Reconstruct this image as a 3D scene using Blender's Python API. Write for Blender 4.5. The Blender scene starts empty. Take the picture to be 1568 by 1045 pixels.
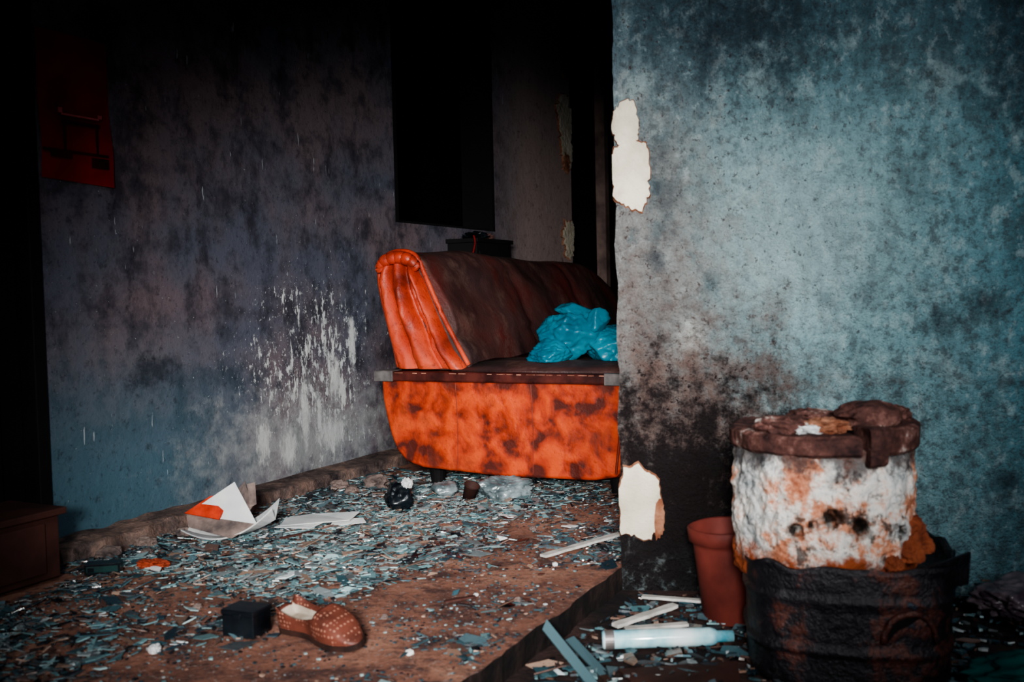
import bpy, bmesh, math, random
from mathutils import Vector, Matrix, noise
random.seed(7)
R=random.random
def U(a,b): return a+(b-a)*random.random()
def srgb(r,g,b):
    def f(c):
        c/=255.0
        return c/12.92 if c<=0.04045 else ((c+0.055)/1.055)**2.4
    return (f(r),f(g),f(b),1.0)

# ---------------------------------------------------------------- materials
class G:
    def __init__(s,name,rough=0.8,metal=0.0,spec=0.3):
        s.m=bpy.data.materials.new(name); s.m.use_nodes=True
        s.t=s.m.node_tree; s.t.nodes.clear()
        s.out=s.t.nodes.new('ShaderNodeOutputMaterial')
        s.b=s.t.nodes.new('ShaderNodeBsdfPrincipled')
        s.t.links.new(s.b.outputs[0],s.out.inputs[0])
        s.b.inputs['Roughness'].default_value=rough
        s.b.inputs['Metallic'].default_value=metal
        s.b.inputs['Specular IOR Level'].default_value=spec
        tc=s.t.nodes.new('ShaderNodeTexCoord'); s.co=tc.outputs['Object']
        s._xyz=None
    def put(s,sock,v):
        if isinstance(v,bpy.types.NodeSocket): s.t.links.new(v,sock)
        elif v is not None:
            sock.default_value=v
    def noise(s,scale=5,detail=4,rough=0.55,vec=None,dist=0.0,color=False):
        n=s.t.nodes.new('ShaderNodeTexNoise')
        s.put(n.inputs['Vector'],vec or s.co)
        n.inputs['Scale'].default_value=scale; n.inputs['Detail'].default_value=detail
        n.inputs['Roughness'].default_value=rough; n.inputs['Distortion'].default_value=dist
        return n.outputs['Color' if color else 'Fac']
    def vor(s,scale=5,vec=None,feature='F1',rnd=1.0):
        n=s.t.nodes.new('ShaderNodeTexVoronoi'); n.feature=feature
        s.put(n.inputs['Vector'],vec or s.co); n.inputs['Scale'].default_value=scale
        n.inputs['Randomness'].default_value=rnd
        return n.outputs['Distance']
    def scalevec(s,sx,sy,sz,vec=None,loc=(0,0,0)):
        n=s.t.nodes.new('ShaderNodeMapping'); s.put(n.inputs['Vector'],vec or s.co)
        n.inputs['Scale'].default_value=(sx,sy,sz); n.inputs['Location'].default_value=loc
        return n.outputs[0]
    def xyz(s):
        if s._xyz is None:
            n=s.t.nodes.new('ShaderNodeSeparateXYZ'); s.put(n.inputs[0],s.co); s._xyz=n.outputs
        return s._xyz
    def ma(s,op,a,b=None,clamp=False):
        n=s.t.nodes.new('ShaderNodeMath'); n.operation=op; n.use_clamp=clamp
        s.put(n.inputs[0],a)
        if b is not None: s.put(n.inputs[1],b)
        return n.outputs[0]
    def mr(s,v,a,b,c=0.0,d=1.0,smooth=True):
        n=s.t.nodes.new('ShaderNodeMapRange'); n.clamp=True
        if smooth: n.interpolation_type='SMOOTHSTEP'
        s.put(n.inputs['Value'],v)
        if a>b:
            a,b,c,d=b,a,d,c
        n.inputs['From Min'].default_value=a; n.inputs['From Max'].default_value=b
        n.inputs['To Min'].default_value=c; n.inputs['To Max'].default_value=d
        return n.outputs[0]
    def mix(s,f,a,b,blend='MIX'):
        n=s.t.nodes.new('ShaderNodeMixRGB'); n.blend_type=blend
        s.put(n.inputs[0],f); s.put(n.inputs[1],a); s.put(n.inputs[2],b)
        return n.outputs[0]
    def ramp(s,f,stops):
        n=s.t.nodes.new('ShaderNodeValToRGB'); s.put(n.inputs[0],f)
        e=n.color_ramp.elements
        while len(e)<len(stops): e.new(0.5)
        for i,(p,c) in enumerate(stops):
            e[i].position=p; e[i].color=c
        return n.outputs[0]
    def ell(s,cx,cz,rx,rz,nz=None,k=0.0,inner=0.4,ax=(0,2)):
        X=s.xyz()
        a=s.ma('DIVIDE',s.ma('SUBTRACT',X[ax[0]],cx),rx); b=s.ma('DIVIDE',s.ma('SUBTRACT',X[ax[1]],cz),rz)
        d=s.ma('SQRT',s.ma('ADD',s.ma('MULTIPLY',a,a),s.ma('MULTIPLY',b,b)))
        if nz is not None:
            d=s.ma('ADD',d,s.ma('MULTIPLY',s.ma('SUBTRACT',nz,0.5),k))
        return s.mr(d,inner,1.0,1.0,0.0)
    def bump(s,h,strength=0.3,dist=0.01):
        n=s.t.nodes.new('ShaderNodeBump'); n.inputs['Strength'].default_value=strength
        n.inputs['Distance'].default_value=dist; s.put(n.inputs['Height'],h)
        s.t.links.new(n.outputs[0],s.b.inputs['Normal'])
    def col(s,c): s.put(s.b.inputs['Base Color'],c); return s
    def rough(s,c): s.put(s.b.inputs['Roughness'],c); return s

def simple(name,c1,c2,scale=8,rough=0.7,metal=0,bumps=0.2,bscale=60,spec=0.3,lo=0.35,hi=0.65,bd=0.003):
    g=G(name,rough,metal,spec)
    n=g.noise(scale,5)
    g.col(g.ramp(n,[(lo,srgb(*c1)),(hi,srgb(*c2))]))
    g.bump(g.noise(bscale,4),bumps,bd)
    return g.m

def mat_wall_right():
    g=G('plaster_teal_stained_shaded',0.88,0,0.15); X=g.xyz()
    n1=g.noise(2.2,6,0.6); n2=g.noise(7,6,0.65); n3=g.noise(35,5,0.7); n4=g.noise(120,3,0.6)
    n5=g.noise(17,5,0.7,g.scalevec(1,1,0.7,loc=(4,0,7)))
    stre=g.noise(6,6,0.65,g.scalevec(2.0,1,0.7))
    base=g.mix(g.mr(g.ma('ADD',X[0],g.ma('MULTIPLY',g.ma('SUBTRACT',n1,0.5),0.7)),-0.05,0.62),srgb(122,128,128),srgb(118,152,158))
    base=g.mix(g.mr(g.ma('ADD',X[0],g.ma('MULTIPLY',g.ma('SUBTRACT',n2,0.5),0.5)),0.66,1.2),base,srgb(54,112,128))
    base=g.mix(g.ma('MULTIPLY',g.mr(X[2],1.0,1.45),0.8),base,srgb(62,92,106))  # top darkened in the colour, painting the light's falloff there
    base=g.mix(g.ma('MULTIPLY',g.mr(stre,0.44,0.66),0.6),base,srgb(60,82,88))
    base=g.mix(g.ma('MULTIPLY',g.mr(n2,0.50,0.70),0.5),base,srgb(160,178,178))
    base=g.mix(g.ma('MULTIPLY',g.mr(n5,0.50,0.66),0.6),base,srgb(68,84,90))
    base=g.mix(g.ma('MULTIPLY',g.mr(n3,0.49,0.62),0.6),base,srgb(62,70,74))
    base=g.mix(g.ma('MULTIPLY',g.ell(0.46,0.85,0.36,0.42,n2,0.9,0.1),0.40),base,srgb(176,198,200))  # pale ellipse paints the pool of light at the wall's middle
    base=g.mix(g.ma('MULTIPLY',g.mr(n5,0.46,0.36),0.35),base,srgb(172,190,192))
    base=g.mix(g.ma('MULTIPLY',g.mr(n3,0.44,0.34),0.35),base,srgb(176,192,194))
    base=g.mix(g.ma('MULTIPLY',g.ell(0.19,0.60,0.055,0.085,n3,1.3,0.1),0.6),base,srgb(210,216,212))
    base=g.mix(g.ma('MULTIPLY',g.ell(0.10,0.70,0.34,0.68,n5,2.2,0.1),0.6),base,srgb(100,90,86))
    base=g.mix(g.ma('MULTIPLY',g.mr(g.noise(55,5,0.78,g.scalevec(1,1,0.8,loc=(9,0,2))),0.585,0.63),g.mr(X[0],1.2,0.1,0.35,0.85)),base,srgb(62,50,48))
    for cx,cz,rx,rz,am in [(0.33,1.38,0.34,0.16,0.75),(0.42,1.26,0.05,0.14,0.5),(0.24,1.28,0.04,0.13,0.4),(0.90,0.67,0.09,0.06,0.8),(0.80,0.62,0.05,0.07,0.6),
                        (0.62,0.70,0.03,0.045,0.35),(0.52,0.69,0.03,0.04,0.35),(0.95,0.22,0.05,0.07,0.7),(0.12,0.97,0.06,0.3,0.5),(0.1,0.80,0.05,0.05,0.5),(1.05,1.25,0.25,0.35,0.7),(1.15,0.9,0.2,0.4,0.5),(0.24,0.74,0.04,0.04,0.5),(0.75,0.95,0.06,0.12,0.3)]:  # stains; the top-right and right-edge ellipses paint light falloff
        base=g.mix(g.ma('MULTIPLY',g.ell(cx,cz,rx,rz,g.noise(14,6,0.75),2.6,0.0),am),base,srgb(36,46,54))
    nb=g.noise(9,7,0.72)
    base=g.mix(g.ma('MULTIPLY',g.ell(0.18,0.32,0.56,0.48,nb,2.6,0.1),0.85),base,srgb(86,66,60))
    base=g.mix(g.ma('MULTIPLY',g.ell(0.15,0.12,0.46,0.50,g.noise(16,7,0.75),2.8,0.35),0.96),base,srgb(22,17,19))
    spk=g.mr(g.noise(42,6,0.8),0.56,0.60)
    base=g.mix(g.ma('MULTIPLY',spk,g.ell(0.17,0.40,0.48,0.46,nb,1.5,0.1)),base,srgb(26,18,19))
    g.col(base)
    h=g.ma('ADD',g.ma('MULTIPLY',n3,1.1),g.ma('ADD',g.ma('MULTIPLY',n4,0.6),g.ma('MULTIPLY',n2,1.4)))
    g.bump(h,1.0,0.016)
    return g.m

def mat_wall_left():
    g=G('plaster_slate_splattered',0.8,0,0.25); X=g.xyz()
    n1=g.noise(1.8,6,0.6); n2=g.noise(8,6,0.65); n3=g.noise(45,5,0.7)
    base=g.mix(g.mr(n1,0.35,0.65),srgb(86,90,104),srgb(112,98,102))
    base=g.mix(g.ma('MULTIPLY',g.mr(n2,0.44,0.66),0.75),base,srgb(46,46,56))
    base=g.mix(g.ma('MULTIPLY',g.mr(g.noise(4,7,0.72,g.scalevec(1.4,1,0.7,loc=(8,1,2))),0.50,0.64),0.6),base,srgb(38,36,46))
    base=g.mix(g.ma('MULTIPLY',g.mr(X[2],0.75,0.1),g.mr(X[0],1.3,0.1)),base,srgb(76,108,122))
    base=g.mix(g.ma('MULTIPLY',g.mr(X[0],2.6,3.2),0.8),base,srgb(168,148,142))  # brown-grey far end, lightened to paint the light falling there
    base=g.mix(g.ma('MULTIPLY',g.mr(g.noise(60,4,0.7),0.56,0.66),0.4),base,srgb(26,28,34))
    base=g.mix(g.ma('MULTIPLY',g.mr(g.noise(20,6,0.75,g.scalevec(1,1,0.8,loc=(2,2,2))),0.55,0.66),0.5),base,srgb(34,34,42))
    zone=g.ell(1.20,0.42,0.80,0.80,g.noise(3,4,0.6),1.2,0.1)
    sp=g.noise(24,6,0.76,g.scalevec(1.5,1,0.75))
    spm=g.mr(g.ma('SUBTRACT',sp,g.ma('SUBTRACT',0.71,g.ma('MULTIPLY',zone,0.185))),0.0,0.03)
    base=g.mix(g.ma('MULTIPLY',spm,0.9),base,srgb(204,210,210))
    sp2=g.noise(9,6,0.74,g.scalevec(2.6,1,0.55,loc=(1,0,4)))
    base=g.mix(g.ma('MULTIPLY',g.mr(g.ma('SUBTRACT',sp2,g.ma('SUBTRACT',0.72,g.ma('MULTIPLY',zone,0.17))),0.0,0.035),0.9),base,srgb(214,218,216))
    for cx,cz,rx,rz in [(1.10,0.28,0.035,0.17),(1.19,0.25,0.02,0.13),(1.42,0.55,0.03,0.14),(1.0,0.16,0.06,0.09),(1.27,0.18,0.12,0.07),(0.86,0.20,0.05,0.10),(1.3,0.40,0.05,0.10)]:
        base=g.mix(g.ma('MULTIPLY',g.ell(cx,cz,rx,rz,g.noise(34,6,0.75,g.scalevec(1.4,1,0.6)),2.6,0.3),0.85),base,srgb(212,216,214))
    spots=g.noise(85,3,0.7)
    base=g.mix(g.ma('MULTIPLY',g.mr(g.ma('SUBTRACT',spots,g.ma('SUBTRACT',0.70,g.ma('MULTIPLY',zone,0.09))),0.0,0.015),0.8),base,srgb(190,198,200))
    dr=g.noise(14,3,0.6,g.scalevec(4.0,1,0.5,loc=(3,0,1)))
    base=g.mix(g.ma('MULTIPLY',g.mr(dr,0.685,0.70),0.7),base,srgb(175,182,188))
    base=g.mix(g.ma('MULTIPLY',g.ell(1.15,0.18,0.85,0.28,g.noise(12,6,0.72),2.6,0.1),0.6),base,srgb(160,164,164))
    base=g.mix(g.ma('MULTIPLY',g.ell(0.35,0.5,0.16,0.07,g.noise(14,6,0.75),3.6,0.1),0.6),base,srgb(24,28,38))
    g.col(base)
    g.bump(g.ma('ADD',g.ma('MULTIPLY',n3,0.5),g.ma('ADD',g.ma('MULTIPLY',n2,1.3),g.ma('MULTIPLY',spm,0.3))),0.5,0.010)
    return g.m

def mat_floor():
    g=G('dirty_concrete',0.9,0,0.2)
    n1=g.noise(2.5,6,0.65); n2=g.noise(12,6,0.7); n3=g.noise(70,5,0.75)
    c=g.ramp(n1,[(0.3,srgb(92,66,60)),(0.5,srgb(150,106,90)),(0.68,srgb(190,144,122))])
    c=g.mix(g.ma('MULTIPLY',g.mr(n2,0.47,0.65),0.8),c,srgb(66,52,54))
    c=g.mix(g.ma('MULTIPLY',g.mr(g.noise(26,6,0.75,g.scalevec(1,1,1,loc=(1,6,1))),0.53,0.63),0.55),c,srgb(64,58,60))
    c=g.mix(g.ma('MULTIPLY',g.mr(n3,0.53,0.63),0.5),c,srgb(46,40,42))
    c=g.mix(g.ma('MULTIPLY',g.mr(g.noise(55,5,0.8,g.scalevec(1,1,1,loc=(5,3,1))),0.59,0.63),0.7),c,srgb(168,174,174))
    g.col(c); g.bump(g.ma('ADD',n2,g.ma('MULTIPLY',n3,0.7)),0.8,0.014)
    return g.m

def mat_vcol(name,rough=0.5,spec=0.5,bumps=0.2):
    g=G(name,rough,0,spec)
    a=g.t.nodes.new('ShaderNodeAttribute'); a.attribute_name='Col'
    n=g.noise(80,4,0.7)
    g.col(g.mix(g.ma('MULTIPLY',g.mr(n,0.5,0.7),0.4),a.outputs['Color'],srgb(60,52,52)))
    g.rough(g.mr(g.noise(30,3),0.4,0.6,0.15,0.6))
    g.bump(n,bumps,0.002)
    return g.m

def mat_leather(name,c_hi,c_mid,c_lo,scale=7,rough=0.42,a=0.36,b=0.5,c=0.62,dark=0.35,vec=(1,1,1),ndist=0.35,worn=None):
    g=G(name,rough,0,0.4)
    n=g.noise(scale,3,0.5,g.scalevec(*vec),dist=ndist)
    col=g.ramp(n,[(a,srgb(*c_lo)),(b,srgb(*c_mid)),(c,srgb(*c_hi))])
    if worn: col=g.mix(g.ma('MULTIPLY',g.mr(g.noise(6,6,0.7,g.scalevec(1,1,1,loc=(7,7,7))),0.50,0.66),0.6),col,srgb(*worn))
    col=g.mix(g.ma('MULTIPLY',g.mr(g.noise(60,4,0.7),0.56,0.66),dark),col,srgb(40,18,16))
    g.col(col)
    g.rough(g.mr(g.noise(5,3),0.3,0.7,rough-0.05,rough+0.28))
    g.bump(g.ma('ADD',g.ma('MULTIPLY',n,2.0),g.ma('ADD',g.ma('MULTIPLY',g.vor(140),0.12),g.noise(18,4))),0.45,0.01)
    return g.m

M={}
M['wr']=mat_wall_right(); M['wl']=mat_wall_left(); M['fl']=mat_floor()
M['stepface']=simple('step_face_dark',(16,13,15),(44,32,30),14,0.95,0,0.8,40,bd=0.01)  # slab sides in a much darker tone than the top
M['dark']=simple('shade_black',(8,8,11),(16,15,19),3,0.95)  # near-black colour painting the darkness in openings and rooms beyond
M['blackwood']=simple('blackened_wood',(7,7,9),(17,14,15),6,0.8)
M['ceil']=simple('ceiling_plaster',(30,32,36),(44,44,50),3,0.95)
M['shard']=mat_vcol('broken_glass_and_rubble',0.4,0.55)
M['orange']=mat_leather('orange_leather',(198,76,34),(168,56,26),(80,27,18),12,0.55,0.38,0.50,0.62,0.3,(1,1,0.9),0.3,worn=(112,46,30))
M['orange2']=mat_leather('orange_leather_flutes',(202,84,54),(176,60,36),(96,30,22),6,0.46,0.28,0.45,0.68,worn=(140,54,40))
M['maroon']=mat_leather('worn_maroon_leather',(88,35,31),(78,49,46),(54,37,37),3.2,0.5,0.35,0.5,0.66,0.2,worn=(104,78,70))
M['railwood']=simple('dark_red_trim',(46,19,18),(88,42,36),14,0.45)
M['seam']=simple('leather_seam',(96,34,22),(134,50,30),14,0.5)
M['metal']=simple('tarnished_metal',(100,96,96),(146,140,138),20,0.45,0.5)
M['teal']=simple('teal_plastic_bag',(4,88,110),(16,128,150),5,0.38,0,0.25,26,0.45)
M['blackbag']=simple('black_plastic',(10,12,16),(24,32,38),8,0.25,0,0.3,40,0.6)
g=G('clear_plastic_bag',0.25,0,0.6); g.col(g.ramp(g.noise(14,4),[(0.4,srgb(84,98,102)),(0.65,srgb(160,174,178))])); g.b.inputs['Transmission Weight'].default_value=0.35; g.bump(g.noise(20,4),0.4,0.01); M['clear']=g.m
M['white']=simple('grimy_white_card',(180,184,186),(222,222,220),7,0.7)
M['redcard']=simple('red_printed_card',(150,40,22),(200,64,34),30,0.6)
M['cable']=simple('dark_red_cable',(90,10,10),(120,16,14),30,0.6)
M['cream']=simple('cream_plaster_patch',(176,166,146),(214,206,188),9,0.85,0,0.9,35,0.2,bd=0.012)
M['terracrumble']=simple('brown_crumbled_render',(110,64,44),(160,116,92),18,0.9,0,0.8,60,bd=0.01)
M['redpot']=simple('dull_terracotta_plastic',(78,32,28),(128,60,51),5,0.7)
M['box']=simple('old_brown_board',(44,27,24),(78,48,42),6,0.7)
M['poster']=simple('faded_red_poster',(110,12,18),(150,20,24),6,0.8)
M['posterdark']=simple('poster_black_print',(44,7,11),(72,10,15),8,0.8)
M['posterpink']=simple('poster_pale_print',(170,80,84),(190,100,100),20,0.7)
M['rock']=simple('grey_rubble',(76,68,68),(142,124,116),14,0.9,0,0.8,40,bd=0.01)
g=G('worn_concrete_kerb',0.9,0,0.2); n=g.noise(7,7,0.75)
g.col(g.ramp(n,[(0.36,srgb(50,44,48)),(0.5,srgb(104,90,86)),(0.62,srgb(150,124,112))])); g.bump(g.ma('ADD',g.noise(30,6,0.75),n),0.9,0.014); M['kerb']=g.m
M['orangerag']=simple('orange_rag',(130,54,34),(180,82,54),14,0.8)
g=G('brown_perforated_leather',0.5,0,0.4)
c=g.ramp(g.noise(16,4),[(0.35,srgb(66,34,27)),(0.65,srgb(108,60,48))])
c=g.mix(g.ma('MULTIPLY',g.mr(g.vor(105,rnd=0.25),0.34,0.24),0.55),c,srgb(182,134,114)); g.col(c); g.bump(g.noise(40,4),0.3,0.003); M['shoe']=g.m
M['sole']=simple('dark_shoe_sole',(34,22,20),(60,38,32),20,0.8)
M['insole']=simple('pale_insole',(140,128,114),(186,176,162),14,0.8)
M['stick']=simple('white_painted_strip',(170,168,162),(218,214,208),20,0.6)
g=G('tube_glass',0.15,0,0.7); g.col(g.ramp(g.noise(9,4,0.6,g.scalevec(1,1,1)),[(0.38,srgb(80,160,180)),(0.55,srgb(180,222,228)),(0.7,srgb(232,242,244))])); M['tube']=g.m
g=G('window_glass_shard',0.12,0,0.7); g.col(srgb(100,128,136)); g.b.inputs['Transmission Weight'].default_value=0.3; M['glass']=g.m
g=G('scorched_clay',0.9,0,0.2); X=g.xyz()
n=g.noise(9,7,0.72); c=g.ramp(n,[(0.33,srgb(138,66,44)),(0.43,srgb(208,144,114)),(0.50,srgb(230,222,214)),(0.58,srgb(204,206,204)),(0.68,srgb(110,116,120))])
nz=g.noise(14,6,0.7,g.scalevec(1,1,0.8,loc=(2,1,0)))
band=g.mr(g.ma('ADD',X[2],g.ma('MULTIPLY',g.ma('SUBTRACT',nz,0.5),0.26)),0.365,0.41)
c=g.mix(g.ma('MULTIPLY',band,0.85),c,srgb(56,50,54))
c=g.mix(g.mr(g.ma('ADD',X[2],g.ma('MULTIPLY',g.ma('SUBTRACT',nz,0.5),0.16)),0.235,0.205),c,srgb(150,78,48))
c=g.mix(g.ma('MULTIPLY',g.mr(nz,0.565,0.63),0.85),c,srgb(56,44,42))
c=g.mix(g.ma('MULTIPLY',g.mr(g.noise(40,5,0.8),0.57,0.62),0.65),c,srgb(76,58,52))
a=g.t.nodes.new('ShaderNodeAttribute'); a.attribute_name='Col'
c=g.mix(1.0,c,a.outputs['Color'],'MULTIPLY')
g.col(c); g.bump(g.ma('ADD',n,g.noise(50,5,0.7)),0.9,0.014); M['clay']=g.m
g=G('rusted_metal_blue_reflections',0.5,0.25,0.5); n=g.noise(6,7,0.75)
c=g.ramp(n,[(0.4,srgb(17,17,23)),(0.53,srgb(36,32,38)),(0.60,srgb(96,54,44)),(0.64,srgb(34,30,38)),(0.70,srgb(58,96,116))]); g.col(c); g.bump(g.noise(24,5,0.7),0.8,0.014); M['stovemetal']=g.m  # rust patches; the blue ramp stop paints reflections into the colour
g=G('sooty_fired_clay',0.85,0,0.2); n=g.noise(12,7,0.75)
g.col(g.ramp(n,[(0.36,srgb(34,24,26)),(0.52,srgb(80,52,47)),(0.60,srgb(114,82,75)),(0.66,srgb(184,178,172))])); g.bump(g.noise(30,5),0.9,0.012); M['collar']=g.m

# ---------------------------------------------------------------- geometry
class MB:
    def __init__(s): s.v=[];s.f=[];s.mi=[];s.c=[];s.sm=[]
    def add(s,vf,mi=0,T=None,col=None,smooth=False):
        v,f=vf; o=len(s.v)
        if T is not None: v=[T@Vector(p) for p in v]
        s.v+= [tuple(p) for p in v]
        for q in f:
            s.f.append([i+o for i in q]); s.mi.append(mi); s.sm.append(smooth); s.c.append(col or (1,1,1,1))
        return s
    def build(s,name,mats,T=None,parent=None,bevel=0,sub=0,fix=True):
        me=bpy.data.meshes.new(name); me.from_pydata(s.v,[],s.f)
        for m in mats: me.materials.append(m)
        me.polygons.foreach_set('material_index',s.mi); me.polygons.foreach_set('use_smooth',s.sm)
        ca=me.color_attributes.new('Col','FLOAT_COLOR','CORNER'); buf=[]
        for q,c in zip(s.f,s.c): buf+=list(c)*len(q)
        ca.data.foreach_set('color',buf)
        if fix:
            bm=bmesh.new(); bm.from_mesh(me); bmesh.ops.recalc_face_normals(bm,faces=bm.faces); bm.to_mesh(me); bm.free()
        me.update()
        ob=bpy.data.objects.new(name,me); bpy.context.collection.objects.link(ob)
        if T is not None: ob.matrix_world=T
        if parent is not None: ob.parent=parent
        if bevel:
            m=ob.modifiers.new('b','BEVEL'); m.width=bevel; m.segments=3; m.limit_method='ANGLE'; m.angle_limit=math.radians(40)
        if sub:
            m=ob.modifiers.new('s','SUBSURF'); m.levels=sub; m.render_levels=sub
        return ob
def box(x0,x1,y0,y1,z0,z1):
    v=[(x0,y0,z0),(x1,y0,z0),(x1,y1,z0),(x0,y1,z0),(x0,y0,z1),(x1,y0,z1),(x1,y1,z1),(x0,y1,z1)]
    return v,[(0,3,2,1),(4,5,6,7),(0,1,5,4),(1,2,6,5),(2,3,7,6),(3,0,4,7)]
def loft(rings,cap=True,closed=True):
    n=len(rings[0]); v=[p for r in rings for p in r]; f=[]
    for i in range(len(rings)-1):
        for j in range(n if closed else n-1):
            k=(j+1)%n; f.append((i*n+j,i*n+k,(i+1)*n+k,(i+1)*n+j))
    if cap: f.append(tuple(range(n-1,-1,-1))); f.append(tuple((len(rings)-1)*n+j for j in range(n)))
    return v,f
def lathe(prof,n=48,fn=None,cap=True):
    rings=[]
    for r,z in prof:
        ring=[]
        for j in range(n):
            a=2*math.pi*j/n
            rr=r if fn is None else fn(r,z,a)
            ring.append((rr*math.cos(a),rr*math.sin(a),z))
        rings.append(ring)
    return loft(rings,cap)
def prism(poly,z0,z1):
    return loft([[(x,y,z0) for x,y in poly],[(x,y,z1) for x,y in poly]])
def tube(pts,r,n=8,rfn=None):
    pts=[Vector(p) for p in pts]; rings=[]
    for i,p in enumerate(pts):
        t=(pts[min(i+1,len(pts)-1)]-pts[max(i-1,0)]).normalized()
        up=Vector((0,0,1)) if abs(t.z)<0.9 else Vector((0,1,0))
        a=t.cross(up).normalized(); b=t.cross(a)
        rr=r if rfn is None else r*rfn(i/(len(pts)-1))
        rings.append([tuple(p+a*rr*math.cos(2*math.pi*k/n)+b*rr*math.sin(2*math.pi*k/n)) for k in range(n)])
    return loft(rings)
def crumple(rx,ry,rz,seed,amp=0.3,freq=2.0,sub=4,sit=0.75,fine=1.0):
    bm=bmesh.new(); bmesh.ops.create_icosphere(bm,subdivisions=sub,radius=1.0)
    off=Vector((seed*3.1,seed*1.7,seed*0.9))
    v=[]
    for p in bm.verts:
        c=p.co.copy(); q=c*freq+off
        w=noise.noise_vector(q)*0.6
        rdg=1-abs(noise.noise(q+w))*2.2
        r2=1-abs(noise.noise(q*2.3+w*1.5))*2.0
        r3=1-abs(noise.noise(q*5.1+w*3))*2.0
        k=1+amp*(rdg-0.5)+fine*(amp*0.5*(r2-0.5)+amp*0.2*(r3-0.5))
        c=Vector((c.x*rx*k,c.y*ry*k,c.z*rz*k+rz*sit)); 
        if c.z<0: c.z*=0.02
        v.append(tuple(c))
    f=[tuple(x.index for x in q.verts) for q in bm.faces]; bm.free()
    return v,f
def wrap(rx,ry,rz,seed,npl=26,sub=5,sit=0.7,a1=0.10,a2=0.045):
    """crumpled film: ball faceted by random soft planes -> large flat facets with sharp folds"""
    rnd=random.Random(seed); pl=[]
    for i in range(npl):
        d=Vector((rnd.gauss(0,1),rnd.gauss(0,1),rnd.gauss(0,1))).normalized(); pl.append((d,rnd.uniform(0.66,0.95)))
    bm=bmesh.new(); bmesh.ops.create_icosphere(bm,subdivisions=sub,radius=1.0); v=[]
    for p in bm.verts:
        c=p.co.copy(); k=1.12
        for d,h in pl:
            q=c.dot(d)
            if q>0.2: k=min(k,h/q)
        q=c*3+Vector((seed,0,0)); w=noise.noise_vector(q)
        k*=1+a1*(1-abs(noise.noise(q*0.8+w))*3)+a2*(1-abs(noise.noise(q*2.2+w))*3)
        z=c.z*rz*k+rz*sit
        v.append((c.x*rx*k,c.y*ry*k,z if z>0 else z*0.02))
    f=[tuple(x.index for x in q.verts) for q in bm.faces]; bm.free(); return v,f
def lerp_curve(pts,t):
    x=t*(len(pts)-1); i=min(int(x),len(pts)-2); u=x-i
    p0=pts[max(i-1,0)];p1=pts[i];p2=pts[i+1];p3=pts[min(i+2,len(pts)-1)]
    return tuple(0.5*((2*b)+(-a+c)*u+(2*a-5*b+4*c-d)*u*u+(-a+3*b-3*c+d)*u**3) for a,b,c,d in zip(p0,p1,p2,p3))
def empty(name,T):
    e=bpy.data.objects.new(name,None); bpy.context.collection.objects.link(e); e.matrix_world=T; return e
def TR(x,y,z,rz=0,rx=0,ry=0):
    return Matrix.Translation((x,y,z))@Matrix.Rotation(math.radians(rz),4,'Z')@Matrix.Rotation(math.radians(ry),4,'Y')@Matrix.Rotation(math.radians(rx),4,'X')

W0=Vector((-1.303,2.844)); D=Vector((0.452,0.892)); Nn=Vector((0.892,-0.452))
ANG=math.degrees(math.atan2(D.y,D.x))
def LF(s,n,z=0.0):
    p=W0+D*s+Nn*n; return (p.x,p.y,z)
TL=TR(W0.x,W0.y,0,ANG)
LOW=-0.06

# floor (raised slab) with chipped step edge
poly=[LF(-5,-0.2)[:2],LF(-5,1.53)[:2]]
s=-4.9
while s<0.45:
    poly.append(LF(s,1.53+0.012*noise.noise(Vector((s*6,0,0)))+U(-0.004,0.004))[:2]); s+=0.03
poly+=[LF(0.49,1.53)[:2],(0.36,2.62),(3.3,2.27),(4.6,5.5),LF(5.2,3.2)[:2],LF(5.2,-0.2)[:2]]
v,f=prism(poly,-0.12,0.0)
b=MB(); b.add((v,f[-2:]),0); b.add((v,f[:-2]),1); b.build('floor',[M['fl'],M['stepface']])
MB().add(prism([(-4,-3),(5,-3),(5,3.2),(0,3.2),(-1.5,0.5)],LOW-0.08,LOW)).build('floor_lower',[simple('dark_earth_ground',(30,24,26),(74,54,50),6,0.95,0,0.8,40,bd=0.01)])

# left wall with door and window opening
b=MB(); t=0.16
for x0,x1,z0,z1 in [(-5,-1.1,0,2.9),(-1.1,-0.04,2.1,2.9),(-0.04,1.77,0,2.9),(1.77,2.72,0,1.05),(1.77,2.72,2.55,2.9),(2.72,3.74,0,2.9)]:
    b.add(box(x0,x1,0,t,z0,z1))
b.build('wall_left',[M['wl']],TL)
b=MB()
b.add(box(-1.06,-0.08,0.05,0.09,0,2.06),0)
for z0,z1 in [(0.15,0.95),(1.1,1.95)]:
    for x0,x1 in [(-0.98,-0.62),(-0.52,-0.16)]:
        b.add(box(x0,x1,0.035,0.05,z0,z1),0)
b.add(box(-1.1,-1.06,-0.01,0.15,0,2.1),0).add(box(-0.08,-0.04,-0.01,0.15,0,2.1),0).add(box(-1.06,-0.08,-0.01,0.15,2.06,2.1),0)
b.build('door_1',[M['blackwood']],TL,bevel=0.004)
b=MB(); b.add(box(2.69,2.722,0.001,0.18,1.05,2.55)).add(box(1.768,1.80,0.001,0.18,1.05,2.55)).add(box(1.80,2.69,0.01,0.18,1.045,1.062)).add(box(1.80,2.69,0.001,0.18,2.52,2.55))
b.build('window_shade_lining',[M['dark']],TL)  # added lining, its near-black colour paints shade over the opening's reveal
MB().add(box(-2,5.2,1.4,1.5,0,2.9)).build('dark_backing_wall',[M['dark']],TL)  # added near-black backing that keeps the view through the opening dark
MB().add(box(5.1,5.2,-3.4,1.4,0,2.9)).build('wall_back',[M['dark']],TL)  # far wall with the unlit room's darkness put into its colour
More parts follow.
